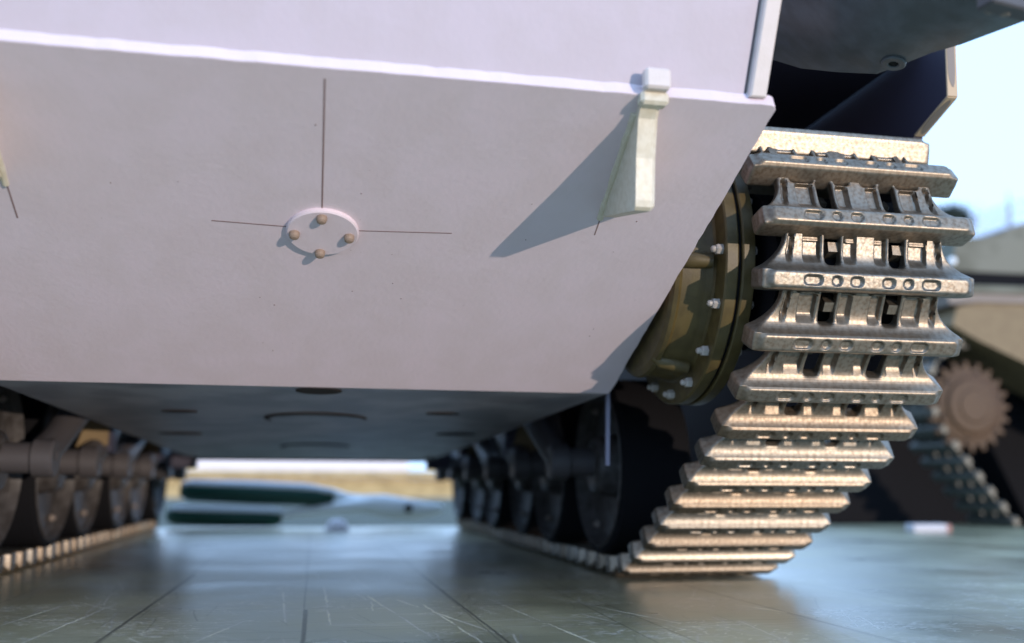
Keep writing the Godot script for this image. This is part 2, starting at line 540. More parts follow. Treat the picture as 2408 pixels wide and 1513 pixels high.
func make_mat() -> void:
	var lines := []                                          # x0, z0, x1, z1 (mm), strength, half width, raggedness
	for k in range(-10, 14):                                 # printed grid, worn dark
		lines.append([-1.0 + 32.6 * k, 10, -1.0 + 32.6 * k, 600, -0.28, 0.35, 0.12])
	for k in range(0, 19):
		lines.append([-350, 20.0 + 32.6 * k, 430, 24.0 + 32.6 * k, -0.26, 0.3, 0.12])
	for q in [[-34.5, 150, -32.5, 300, -0.45, 0.7, 0.12], [-1.2, 130, -0.6, 215, -0.36, 0.9, 0.12], [33, 150, 31.5, 290, -0.45, 0.6, 0.12], [57, 150, 60, 260, -0.35, 0.3, 0.15], [98, 150, 96, 250, -0.4, 0.4, 0.15], [-20, 176, -2, 177, -0.4, 0.3, 0.2], [6, 188, 22, 189, -0.3, 0.3, 0.2]]:
		lines.append(q)
	for q in [[-47, 168, -41, 235], [-60, 165, -52, 230], [4, 190, 3.6, 260], [-4, 188, -6.4, 250], [12, 250, 22, 165], [17, 240, 33, 175], [24, 225, 29, 160], [40, 230, 47, 160], [-20, 170, -12, 200], [70, 180, 52, 240], [110, 160, 84, 230]]:
		for j in 9:                                          # a scratch is a few broken strokes
			var f0 := rng.randf_range(0.0, 0.85)
			var f1 := minf(f0 + rng.randf_range(0.06, 0.3), 1.0)
			lines.append([lerpf(q[0], q[2], f0), lerpf(q[1], q[3], f0), lerpf(q[0], q[2], f1), lerpf(q[1], q[3], f1), rng.randf_range(0.12, 0.5), rng.randf_range(0.05, 0.35), 0.25])
	for k in 4200:                                           # fine scratches every way, mostly along the grid
		var x := rng.randf_range(-300, 420)
		var z := rng.randf_range(110, 560) if k % 2 == 0 else rng.randf_range(140, 300)
		var ang := rng.randfn(0.0, 0.25) + (0.0 if rng.randf() < 0.55 else PI / 2)
		if rng.randf() < 0.25:
			ang = rng.randf_range(0, PI)
		var l := rng.randf_range(2, 24)
		lines.append([x, z, x + cos(ang) * l, z + sin(ang) * l, rng.randf_range(-0.3, 0.36), rng.randf_range(0.03, 0.25), 0.3])
	for k in 260:                                            # scuffed patches of short nicks
		var x := rng.randf_range(-130, 220)
		var z := rng.randf_range(145, 320)
		for j in 36:
			var xx := x + rng.randfn(0, 5)
			var zz := z + rng.randfn(0, 3)
			lines.append([xx, zz, xx + rng.randf_range(-1.8, 1.8), zz + rng.randf_range(-0.9, 0.9), rng.randf_range(0.08, 0.46), 0.18, 0.3])
	var t := thing("cutting_mat", "scratched grey green cutting mat lying flat under the model tank", "cutting mat", Vector3(0.04, 0, -0.31))
	var whole := [-360.0, 440.0, 10.0, 610.0]
	var near := [-170.0, 270.0, 130.0, 350.0]
	var fine := bake_mat(lines, near[0], near[1], near[2], near[3], 2048)
	var coarse := bake_mat(lines, whole[0], whole[1], whole[2], whole[3], 1536)
	for region in [[near, [near], fine], [whole, [[whole[0], whole[1], near[3], whole[3]], [whole[0], whole[1], whole[2], near[2]], [whole[0], near[0], near[2], near[3]], [near[1], whole[1], near[2], near[3]]], coarse]]:
		var st := new_st()
		st.set_smooth_group(-1)
		var all: Array = region[0]
		for q in region[1]:
			var c := [Vector2(q[0], q[3]), Vector2(q[1], q[3]), Vector2(q[1], q[2]), Vector2(q[0], q[2])]
			for i in [0, 1, 2, 0, 2, 3]:
				st.set_uv(Vector2((c[i].x - all[0]) / (all[1] - all[0]), (all[3] - c[i].y) / (all[3] - all[2])))
				st.add_vertex(P(c[i].x, 0.0, c[i].y))
		st.generate_normals()
		st.generate_tangents()
		part("mat_surface", st.commit(), region[2], t)
	part("mat_core", box_mesh(Vector3(0.80, 0.0025, 0.60), 0.0003, Transform3D(Basis(), Vector3(0.04, -0.0014, -0.31))), mat(Color(0.3, 0.33, 0.27), 0.6), t)

func make_background() -> void:
	# low tan parapet and pale house behind the tank
	var wall := thing("parapet_wall", "low tan rendered parapet wall seen under the tank belly beyond the pliers", "wall", Vector3(0.2, -0.8, -2.9))
	part("wall_body", box_mesh(Vector3(6.4, 0.84, 0.14), 0.004, Transform3D(Basis(), Vector3(-0.6, -0.38, -2.9))), M.render_tan, wall)
	part("coping", box_mesh(Vector3(6.4, 0.02, 0.2), 0.004, Transform3D(Basis(), Vector3(-0.6, 0.052, -2.9))), M.render_tan, wall)
	var house := thing("white_house", "pale white house far behind the tank, a strip of it under the belly", "house", Vector3(-3, -3, -16))
	part("wall", box_mesh(Vector3(14, 5.6, 4), 0.02, Transform3D(Basis(), Vector3(-5.5, -2.0, -18))), M.house, house)
	part("roof", box_mesh(Vector3(14.6, 0.3, 4.6), 0.02, Transform3D(Basis(), Vector3(-5.5, 0.95, -18))), M.concrete, house)
	# grey wall with a netted railing on the right
	var g := thing("concrete_wall", "blurred grey concrete wall behind the tank on the right", "wall", on_z(2300, 900, 2200))
	var tops := [on_z(2120, 580, 2200), on_z(2240, 575, 2200), on_z(2300, 560, 2200), on_z(2420, 520, 2200), on_z(2700, 470, 2200)]
	var st := new_st()
	var poly := PackedVector2Array()
	for p in tops:
		poly.append(Vector2(p.x, p.y))
	poly.append(Vector2(tops[4].x, -0.85))
	poly.append(Vector2(tops[0].x, -0.85))
	add_slab(st, poly, Vector3(0, 0, -2.32), Vector3.RIGHT, Vector3.UP, Vector3.BACK, 0.12, 0.0)
	part("wall_body", done(st), M.concrete, g)
	var r := thing("netted_railing", "pale blue netted railing along the top of the grey wall", "railing", on_z(2330, 560, 2200))
	var rails := [0.0, 0.5, 1.0]
	var lift := 0.062
	for f in rails:
		var pts := []
		for p in tops.slice(1):
			pts.append(p + Vector3(0, 0.004 + lift * f, -0.06))
		part("rail", tube_mesh(pts, [0.003, 0.003, 0.003, 0.003], 8), M.rail, r)
	for k in 40:
		var f := k / 39.0 * 2.999
		var i := int(f)
		var p: Vector3 = tops[1 + i].lerp(tops[2 + i], f - i) + Vector3(0, 0, -0.06)
		part("baluster", tube_mesh([p, p + Vector3(0, lift + 0.006, 0)], [0.0016, 0.0016], 6), M.rail, r)
	var pole := thing("thin_pole", "thin grey pole standing above the netted railing", "pole", on_z(2374, 560, 2350))
	var pb := on_z(2374, 620, 2350)
	part("shaft", tube_mesh([pb, on_z(2374, 490, 2350)], [0.006, 0.005], 10), M.suspension, pole)
	part("tip", tube_mesh([on_z(2374, 490, 2350), on_z(2372, 455, 2350)], [0.003, 0.002], 8), M.suspension, pole)
	var stool := thing("dark_bush", "small dark blurred bush top beside the grouser bars against the sky", "bush", on_z(2240, 560, 2280))
	var ls := new_st()
	for k in 3600:
		var c := on_z(2236, 520, 2280) + Vector3(rng.randfn(0, 0.020), rng.randfn(0, 0.018), rng.randfn(0, 0.02))
		c.y = minf(c.y, on_z(2236, 488, 2280).y + rng.randf_range(-0.004, 0.002))
		var a := Vector3(rng.randfn(0, 1), rng.randfn(0, 1), rng.randfn(0, 1)).normalized() * 0.006
		var b := a.cross(Vector3(rng.randfn(0, 1), rng.randfn(0, 1), rng.randfn(0, 1))).normalized() * 0.003
		tri(ls, c - a, c + b, c + a, Vector3.UP)
		tri(ls, c - a, c - b, c + a, Vector3.UP)
	part("crown", done(ls), M.leaf, stool)
	part("trunk", tube_mesh([on_z(2236, 640, 2280), on_z(2236, 505, 2280)], [0.008, 0.004], 8), M.suspension, stool)

# ---------------------------------------------------------------- the model tank
func hex_nut(r: float, hgt: float, tip_r: float, tip_h: float) -> ArrayMesh:          # stands on its base along +y
	var st := new_st()
	add_lathe(st, [[r, 0.0], [r, hgt * 0.8], [r * 0.86, hgt], [tip_r, hgt]], Vector3.ZERO, Vector3.UP, 6, false)
	add_lathe(st, [[tip_r, hgt], [tip_r, hgt + tip_h * 0.7], [tip_r * 0.6, hgt + tip_h], [0.0, hgt + tip_h]], Vector3.ZERO, Vector3.UP, 14)
	return done(st)

func up_to(dir: Vector3) -> Basis:
	var y := dir.normalized()
	var x := y.cross(Vector3.FORWARD if absf(y.z) < 0.9 else Vector3.RIGHT).normalized()
	return Basis(x, y, x.cross(y))

func make_tank() -> void:
	var t := thing("model_tank", "unfinished white and ochre model tank with bare metal tracks in front", "model tank", P(0, 0, 229), "scale model tanks on the table")
	# ---- lower nose plate, leaning in towards its foot
	var ridge := P(0, 86.53, 138.97)
	var ev := Vector3(0, -0.39377, -0.91921)           # down the plate
	var n := Vector3(0, -0.91921, 0.39377)             # out of the plate
	var X := Vector3.RIGHT
	var L := 98.34
	var st := new_st()
	var wav := PackedVector2Array()
	# outer face lies at n*0; body goes back by 2.2 mm
	var outline := PackedVector2Array([Vector2(-71.2, 0.0), Vector2(-71.2, L), Vector2(70.0, L)])
	var ragged := FastNoiseLite.new()
	ragged.seed = 5
	ragged.frequency = 0.14
	for k in 40:
		var s := L - 4.0 - k * (L - 8.0) / 39.0
		outline.append(Vector2(lerpf(71.5, 70.2, s / L) + ragged.get_noise_1d(s * 3.0) * 0.32, s))
	outline.append(Vector2(71.6, 1.2))
	outline.append(Vector2(71.2, 0.3))
	outline.append(Vector2(70.6, 0.0))
	for k in range(1, 70):                                 # filled, sanded ridge: a slightly uneven edge
		var x := 70.6 - k * 2.02
		outline.append(Vector2(x, ragged.get_noise_1d(x * 5.6 + 200.0) * 0.2))
	var pts := PackedVector2Array()
	for p in outline:
		pts.append(p * MM)
	add_slab(st, pts, ridge - n * 2.2 * MM, X, ev, n, 2.2 * MM, 0.12 * MM)
	var plate := part("lower_nose_plate", done(st), M.white, t)
	var on_plate := func(x: float, s: float, up: float) -> Vector3: return ridge + X * x * MM + ev * s * MM + n * up * MM
	# filler bead along the ridge
	var bead_pts := []
	var bead_r := []
	for k in 72:
		var x := -72.0 + k * 2.0
		bead_pts.append(on_plate.call(x, 0.4 + ragged.get_noise_1d(x * 1.7) * 0.12, -1.5))
		bead_r.append((0.42 + ragged.get_noise_1d(x * 2.3 + 50.0) * 0.1) * MM)
	part("filler_seam", tube_mesh(bead_pts, bead_r, 10), M.white, t)
	# round cover with four dome bolts
	st = new_st()
	add_lathe(st, [[6.45, 0.0], [6.45, 0.62], [6.2, 0.85], [0.0, 0.85]].map(func(a): return [a[0] * MM, a[1] * MM]), on_plate.call(0.05, 39.2, 0.0), n, 64)
	var cover := part("cover_disc", done(st), M.white, t)
	var dome := lathe_mesh([[0.95, 0.0], [0.95, 0.55], [0.82, 0.95], [0.5, 1.2], [0.0, 1.3]].map(func(a): return [a[0] * MM, a[1] * MM]), Vector3.ZERO, Vector3.UP, 20)
	for q in [[-0.2, 34.4], [-4.9, 39.3], [4.8, 39.5], [-0.3, 44.6]]:
		var b := part("dome_bolt", dome, M.rivet, cover, false)
		b.transform = Transform3D(up_to(n), on_plate.call(q[0], q[1], 0.85))
	# scribed setting-out lines
	for q in [[-0.45, 2.2, -0.2, 32.9, 0.30], [-19.2, 38.0, -6.4, 38.6, 0.30], [6.5, 38.7, 23.4, 38.0, 0.28], [49.9, 29.0, 50.2, 36.2, 0.26], [-50.9, 28.0, -51.3, 40.2, 0.30], [-0.3, 45.6, -0.3, 47.4, 0.2]]:
		var a: Vector3 = on_plate.call(q[0], q[1], 0.0)
		var b: Vector3 = on_plate.call(q[2], q[3], 0.0)
		var y := (b - a).normalized()
		var sl := part("scribe_line", box_mesh(Vector3(q[4] * MM, (b - a).length(), 0.06 * MM), 0.01 * MM), M.scribe, plate, false)
		sl.transform = Transform3D(Basis(y.cross(n).normalized(), y, n), (a + b) * 0.5)
	# small specks of filler dust
	for k in 26:
		var sp := part("filler_speck", lathe_mesh([[0.14, 0.0], [0.1, 0.06], [0.0, 0.09]].map(func(a): return [a[0] * MM, a[1] * MM]), Vector3.ZERO, Vector3.UP, 7), M.scribe, plate, false)
		var sc := rng.randf_range(0.4, 1.3)
		sp.transform = Transform3D(up_to(n).scaled(Vector3.ONE * sc), on_plate.call(rng.randf_range(-45, 66), rng.randf_range(6, 94), 0.0))
	# the two tow brackets: a fin standing on the plate
	for side in [1.0, -1.0]:
		var prof := PackedVector2Array()
		for q in [[0.4, -2.2], [0.6, 0.7], [3.4, 1.8], [7.6, 6.4], [11.3, 12.0], [12.0, 12.8], [12.8, 12.9], [13.6, 12.4], [30.6, 0.1], [30.6, -1.2], [8.0, -1.2]]:
			prof.append(Vector2(q[0], q[1]) * MM)
		var fs := new_st()
		var ox := 48.5 if side > 0 else -53.1
		add_slab(fs, prof, ridge + X * ox * MM, ev + X * 0.05 * side, n, X, 3.4 * MM, 0.7 * MM)
		var fin := part("tow_bracket", done(fs), M.putty, t)
		var fb := []
		var fr := []
		for k in 14:
			var s := 4.0 + k * 2.1
			fb.append(on_plate.call((ox - 0.1 if side > 0 else ox + 3.5) + s * 0.05 * side, s, -0.1))
			fr.append((0.72 + ragged.get_noise_1d(s * 9.0 + side * 40.0) * 0.3) * MM)
		part("weld_bead", tube_mesh(fb, fr, 8), M.putty, fin, false)
		var cap := part("bracket_cap", box_mesh(Vector3(4.2, 3.4, 2.2) * MM, 0.4 * MM), M.white_edge, fin, false)
		cap.transform = Transform3D(Basis(), on_plate.call(ox + 1.9, -1.6, -0.4) + Vector3(0, 0.9, 0.2) * MM)
		var lip := part("bracket_cap", box_mesh(Vector3(4.6, 2.3, 2.6) * MM, 0.5 * MM), M.putty, fin, false)
		lip.transform = Transform3D(Basis(), on_plate.call(ox + 1.9, 0.6, 0.2) + Vector3(0, -0.2, 0.2) * MM)
	# ---- upper nose plate with a side strip standing proud of it
	var base_up := ridge - n * 2.15 * MM
	var lean := deg_to_rad(16.0)
	var uv_ := Vector3(0, cos(lean), sin(lean))          # up the plate, coming forward
	var un := Vector3(0, -sin(lean), cos(lean))
	st = new_st()
	var up_o := PackedVector2Array([Vector2(-75, -1.0), Vector2(66.0, -1.0), Vector2(71.0, 60), Vector2(-80, 60)])
	for k in up_o.size():
		up_o[k] *= MM
	add_slab(st, up_o, base_up - un * 3.0 * MM, X, uv_, un, 3.0 * MM, 0.0)
	var upper := part("upper_nose_plate", done(st), M.white_dimmed, t)
	for side in [1.0, -1.0]:
		st = new_st()
		var so := PackedVector2Array()
		for q in [[66.6, -0.6], [69.4, -0.6], [74.4, 60], [71.6, 60]]:
			so.append(Vector2(q[0] * side, q[1]) * MM)
		add_slab(st, so, base_up - un * 3.0 * MM, X, uv_, un, 4.5 * MM, 0.25 * MM)
		part("side_strip", done(st), M.white_edge, t)
	# ---- hull floor and sides
	st = new_st()
	var fl := P(0, 47.81, 229.37)
	var back := P(0, 36.8, 480)
	var fv := (back - fl).normalized()
	var fn := X.cross(fv).normalized()
	if fn.y > 0:
		fn = -fn
	add_slab(st, PackedVector2Array([Vector2(-71, 0) * MM, Vector2(-55, 250.8) * MM, Vector2(55, 250.8) * MM, Vector2(70, 0) * MM]), fl - fn * 2.4 * MM, X, fv, fn, 2.2 * MM, 0.1 * MM)
	var floor_ := part("hull_floor", done(st), M.belly, t)
	var fl_at := func(x: float, d: float, dn: float) -> Vector3: return fl + X * x * MM + fv * (d - 229.0) * MM + fn * dn * MM
	for q in [[0.5, 235.0, 5.4, 0.0], [0.0, 296.0, 15.0, 11.5], [0.0, 400.0, 13.5, 9.5], [-37.0, 283.0, 4.8, 0.0], [35.5, 278.0, 4.8, 0.0], [-45.0, 350.0, 7.0, 0.0], [48.0, 340.0, 7.0, 0.0]]:
		var hs := new_st()
		var ho := PackedVector2Array()
		if q[3] == 0.0:
			for k in 32:
				ho.append(Vector2(cos(TAU * k / 32.0), sin(TAU * k / 32.0) * (1.0 if q[1] < 236.0 else 0.55)) * q[2] * MM)
		else:                                                # the near half of a round joint
			for k in 29:
				ho.append(Vector2(cos(PI * k / 24.0), -sin(PI * k / 24.0)) * q[2] * MM)
			for k in range(24, -1, -1):
				ho.append(Vector2(cos(PI * k / 24.0) * 0.93, -sin(PI * k / 24.0) * 0.72 + 0.02) * q[2] * MM)
		add_slab(hs, ho, fl_at.call(q[0], q[1], -0.08), X, fv, fn, 0.2 * MM, 0.0)
		part("floor_opening", done(hs), M.slot, floor_, false)
	for s in [-1.0, 1.0]:
		st = new_st()
		var side_poly := PackedVector2Array()
		for q in [[48.4, 236], [84, 168], [112, 172], [112, 560], [40, 560]]:
			side_poly.append(Vector2(q[0], q[1]) * MM)
		add_slab(st, side_poly, Vector3(s * 66 * MM, 0, 0) - X * (1.0 if s < 0 else 0.0) * 2.0 * MM, Vector3.UP, Vector3.FORWARD, X, 2.0 * MM, 0.0)
		part("hull_side", done(st), M.white if s > 0 else M.tan, t)
		# shelf over the track and outer skirt
		st = new_st()
		add_box(st, Transform3D(Basis(), P(s * 99, 124, 375)), Vector3(62, 2, 380) * MM, 0.1 * MM)
		part("track_shelf", done(st), M.navy, t)
	for s in [-1.0, 1.0]:
		st = new_st()
		var us := PackedVector2Array()
		for q in [[88.6, 144.0], [97.0, 154.0], [112.0, 160.0], [112.0, 144.0]]:
			us.append(Vector2(q[0], q[1]) * MM)
		add_slab(st, us, Vector3((s * 68.6 - 0.8) * MM, 0, 0), Vector3.UP, Vector3.FORWARD, X, 1.6 * MM, 0.1 * MM)
		part("upper_side_plate", done(st), M.white, t)
	part("superstructure", box_mesh(Vector3(130, 33, 320) * MM, 0.8 * MM, Transform3D(Basis(), P(0, 127, 318))), M.white_dimmed, t)
	# skirt plate, front edge cut back at the bottom; chipped paint on its edge
	for s in [1.0, -1.0]:
		st = new_st()
		var sk := PackedVector2Array()
		for q in [[135, 176.5], [108.8, 178.0], [104.4, 190.4], [52.0, 205], [33.0, 236], [33.0, 560], [135, 560]]:
			sk.append(Vector2(q[0], q[1]) * MM)
		add_slab(st, sk, Vector3((131.0 if s > 0 else -133.4) * MM, 0, 0), Vector3.UP, Vector3.FORWARD, X, 2.4 * MM, 0.15 * MM)
		var skirt := part("skirt_plate", done(st), M.navy if s > 0 else M.tan, t)  # right skirt coloured dark for its unlit inside, left as sunlit tan
		var ez := P(132.2 * s, 0, 0)
		# bare edge of the plate
		var a := P(132.2 * s, 130, 176.55)
		var b := P(132.2 * s, 108.8, 177.75)
		var c := P(132.2 * s, 104.4, 190.15)
		for seg in [[a, b], [b, c]]:
			var y: Vector3 = (seg[1] - seg[0]).normalized()
			var nn := X.cross(y).normalized()
			if nn.z < 0:
				nn = -nn
			var e := part("chipped_edge", box_mesh(Vector3(2.5 * MM, (seg[1] - seg[0]).length(), 0.5 * MM), 0.1 * MM), M.chip, skirt, false)
			e.transform = Transform3D(Basis(y.cross(nn), y, nn), (seg[0] + seg[1]) * 0.5)
			var pc := new_st()
			var half: float = (seg[1] - seg[0]).length() * 0.5
			var po := PackedVector2Array()
			for k in 16:
				var th := TAU * k / 16
				var rr_ := 1.0 + 0.06 * sin(3 * th + 1.0)
				po.append(Vector2(cos(th) * 0.9 * MM * rr_ + 0.12 * MM * s, (signf(sin(th)) * pow(absf(sin(th)), 0.6)) * half * (0.82 if seg[0] == a else 0.86) * rr_))
			add_slab(pc, po, (seg[0] + seg[1]) * 0.5 + nn * 0.25 * MM, y.cross(nn), y, nn, 0.06 * MM, 0.0)
			part("paint_patch", done(pc), M.chip_grey, skirt, false)
	make_fender(t)
	make_final_drive(t)
	make_running_gear(t)

func make_fender(t: Node3D) -> void:
	# mudguard over the track: a curved dark sheet seen from below
	var low := [at(1815, 140, 196), at(1884, 161, 190), at(1971, 170, 182), at(2063, 174, 176), at(2119, 153, 172), at(2192, 124, 168), at(2260, 105, 164), at(2330, 79, 160), at(2430, 42, 155)]
	var top := [at(1815, -140, 168), at(1884, -150, 164), at(1960, -160, 158), at(2040, -170, 154), at(2110, -180, 150), at(2190, -190, 146), at(2270, -200, 143), at(2360, -210, 140), at(2480, -220, 137)]
	var cols := 33
	var rows := 14
	var grid := []
	for i in cols:
		var f := float(i) / (cols - 1) * (low.size() - 1)
		var k := mini(int(f), low.size() - 2)
		var a: Vector3 = low[k].lerp(low[k + 1], f - k)
		var b: Vector3 = top[k].lerp(top[k + 1], f - k)
		var col := []
		for j in rows:
			var g := float(j) / (rows - 1)
			var bulge := sin(g * PI) * 3.6 * MM
			col.append(a.lerp(b, g) + Vector3(0.15, -0.75, -0.6).normalized() * bulge)
		grid.append(col)
	var st := new_st()
	var out := Vector3(-0.2, -0.8, 0.5)
	var th := Vector3(0.1, 0.8, -0.5).normalized() * 1.3 * MM
	for i in cols - 1:
		for j in rows - 1:
			quad(st, grid[i][j], grid[i + 1][j], grid[i + 1][j + 1], grid[i][j + 1], out, 1)
			quad(st, grid[i][j] + th, grid[i + 1][j] + th, grid[i + 1][j + 1] + th, grid[i][j + 1] + th, -out, 2)
		quad(st, grid[i][0], grid[i + 1][0], grid[i + 1][0] + th, grid[i][0] + th, Vector3(0, -0.5, -1))
		quad(st, grid[i][rows - 1], grid[i + 1][rows - 1], grid[i + 1][rows - 1] + th, grid[i][rows - 1] + th, Vector3(0, 0.5, 1))
	for j in rows - 1:
		quad(st, grid[cols - 1][j], grid[cols - 1][j + 1], grid[cols - 1][j + 1] + th, grid[cols - 1][j] + th, Vector3.RIGHT)
		quad(st, grid[0][j], grid[0][j + 1], grid[0][j + 1] + th, grid[0][j] + th, Vector3.LEFT)
	var f_ := part("mudguard", done(st), M.fender, t)
	# washer with a hole, and two bolts on a bracket
	var c: Vector3 = grid[15][1]
	c = c.lerp(grid[15][0], 0.0)
	var nrm: Vector3 = -((grid[16][1] - grid[14][1]).cross(grid[15][2] - grid[15][0])).normalized()
	if nrm.dot(EYE * MM - c) < 0:
		nrm = -nrm
	var ws := part("washer", lathe_mesh([[0.85, 0.0], [0.85, 0.35], [1.0, 0.45], [1.9, 0.45], [2.1, 0.3], [2.1, 0.0]].map(func(a): return [a[0] * MM, a[1] * MM]), Vector3.ZERO, Vector3.UP, 36), M.fender, f_, false)
	ws.transform = Transform3D(up_to(nrm), c)
	var wh := part("washer_hole", lathe_mesh([[0.95, 0.0], [0.95, 0.15], [0.0, 0.15]].map(func(a): return [a[0] * MM, a[1] * MM]), Vector3.ZERO, Vector3.UP, 24), M.hole, f_, false)
	wh.transform = Transform3D(up_to(nrm), c)
	var br := part("fender_bracket", box_mesh(Vector3(9.5, 4.5, 3.0) * MM, 0.3 * MM), M.suspension, f_, false)
	br.transform = Transform3D(Basis(Vector3.UP, 0.2), at(2372, -6, 138))
	for q in [[2328, 22], [2362, 28]]:
		var b := part("fender_bolt", hex_nut(1.15 * MM, 2.4 * MM, 0.7 * MM, 0.5 * MM), M.chip_grey, f_, false)
		b.transform = Transform3D(up_to(Vector3(-0.1, -1, 0.1)), at(q[0], q[1] - 34, 139))

func make_final_drive(t: Node3D) -> void:
	var cy := 75.2
	var cz := 212.6
	var R := 31.0
	for side in [1.0, -1.0]:
		var c := func(x: float) -> Vector3: return P(side * x, cy, cz)
		var ax := Vector3(side, 0, 0)
		var mm := func(a): return [a[0] * MM, a[1] * MM]
		var drive := part("final_drive_housing", lathe_mesh([[0.0, 0.0], [23.4, 0.0], [24.6, 0.5], [25.0, 1.3], [24.5, 2.0], [24.7, 4.0], [25.0, 7.0], [25.4, 8.4], [26.2, 9.0]].map(mm), c.call(72.0), ax, 72), M.ochre, t)
		part("inner_flange", lathe_mesh([[23.0, 0.0], [R - 0.35, 0.0], [R, 0.3], [R, 2.5], [R - 0.3, 2.8], [23.0, 2.8]].map(mm), c.call(80.8), ax, 96), M.ochre, drive, false)
		part("flange_gap", lathe_mesh([[23.0, 0.0], [R - 0.9, 0.0], [R - 0.9, 0.9], [23.0, 0.9]].map(mm), c.call(83.6), ax, 96), M.black, drive, false)  # black ring stands in for the shaded gap between the flanges
		part("outer_flange", lathe_mesh([[10.0, 0.0], [R - 0.2, 0.0], [R + 0.1, 0.3], [R + 0.1, 2.6], [R - 0.3, 2.9], [10.0, 2.9]].map(mm), c.call(84.4), ax, 96), M.ochre, drive, false)
		var nut := hex_nut(1.15 * MM, 1.4 * MM, 0.68 * MM, 1.0 * MM)
		var head := hex_nut(1.1 * MM, 1.1 * MM, 0.4 * MM, 0.05 * MM)
		for k in 16:
			var th := TAU * (k - 0.12) / 16.0
			var d := Vector3(0, sin(th), cos(th))
			var b := part("flange_nut", nut, M.nut, drive, false)
			b.transform = Transform3D(up_to(-ax) * Basis(Vector3.UP, th * 2.3), c.call(80.8) + d * 28.7 * MM)
			var b2 := part("flange_bolt", head, M.nut, drive, false)
			b2.transform = Transform3D(up_to(ax) * Basis(Vector3.UP, th * 1.7), c.call(87.3) + d * 28.5 * MM)
		for k in 6:                                           # ribs along the housing
			var th := TAU * k / 6.0 - 0.12
			var d := Vector3(0, sin(th), cos(th))
			var p := [c.call(72.6) + d * 23.4 * MM, c.call(74.0) + d * 24.4 * MM, c.call(77.0) + d * 25.0 * MM, c.call(80.0) + d * 25.6 * MM]
			part("housing_rib", tube_mesh(p, [1.2 * MM, 1.7 * MM, 1.7 * MM, 1.5 * MM], 12), M.ochre, drive, false)
		# toothed drive rings inside the track
		for off in [17.0, 31.2]:
			var st := new_st()
			var po := PackedVector2Array()
			var teeth := 10
			var phase := -0.08
			for k in teeth:
				var a0 := phase + TAU * k / teeth
				var step := TAU / teeth
				for q in [[-0.5, 14.2], [-0.3, 14.6], [-0.17, 16.6], [-0.08, 19.6], [0.08, 19.6], [0.17, 16.6], [0.3, 14.6]]:
					var aa: float = a0 + q[0] * step
					po.append(Vector2(sin(aa), -cos(aa)) * q[1] * MM)
			add_slab(st, po, P(side * (GAP + off) - 1.3, 71.6, 194.3), Vector3.UP, Vector3.BACK, Vector3.RIGHT, 2.6 * MM, 0.2 * MM)
			var ring := part("sprocket_ring", done(st), M.cast, drive, false)
		part("dark_drum", lathe_mesh([[0.0, 0.0], [17.0, 0.0], [17.0, 36.0], [0.0, 36.0]].map(mm), P(side * (GAP + 6.0), 71.6, 194.3), ax, 40), M.black, drive, false)  # black drum enlarged to stand in for the dark inside the track

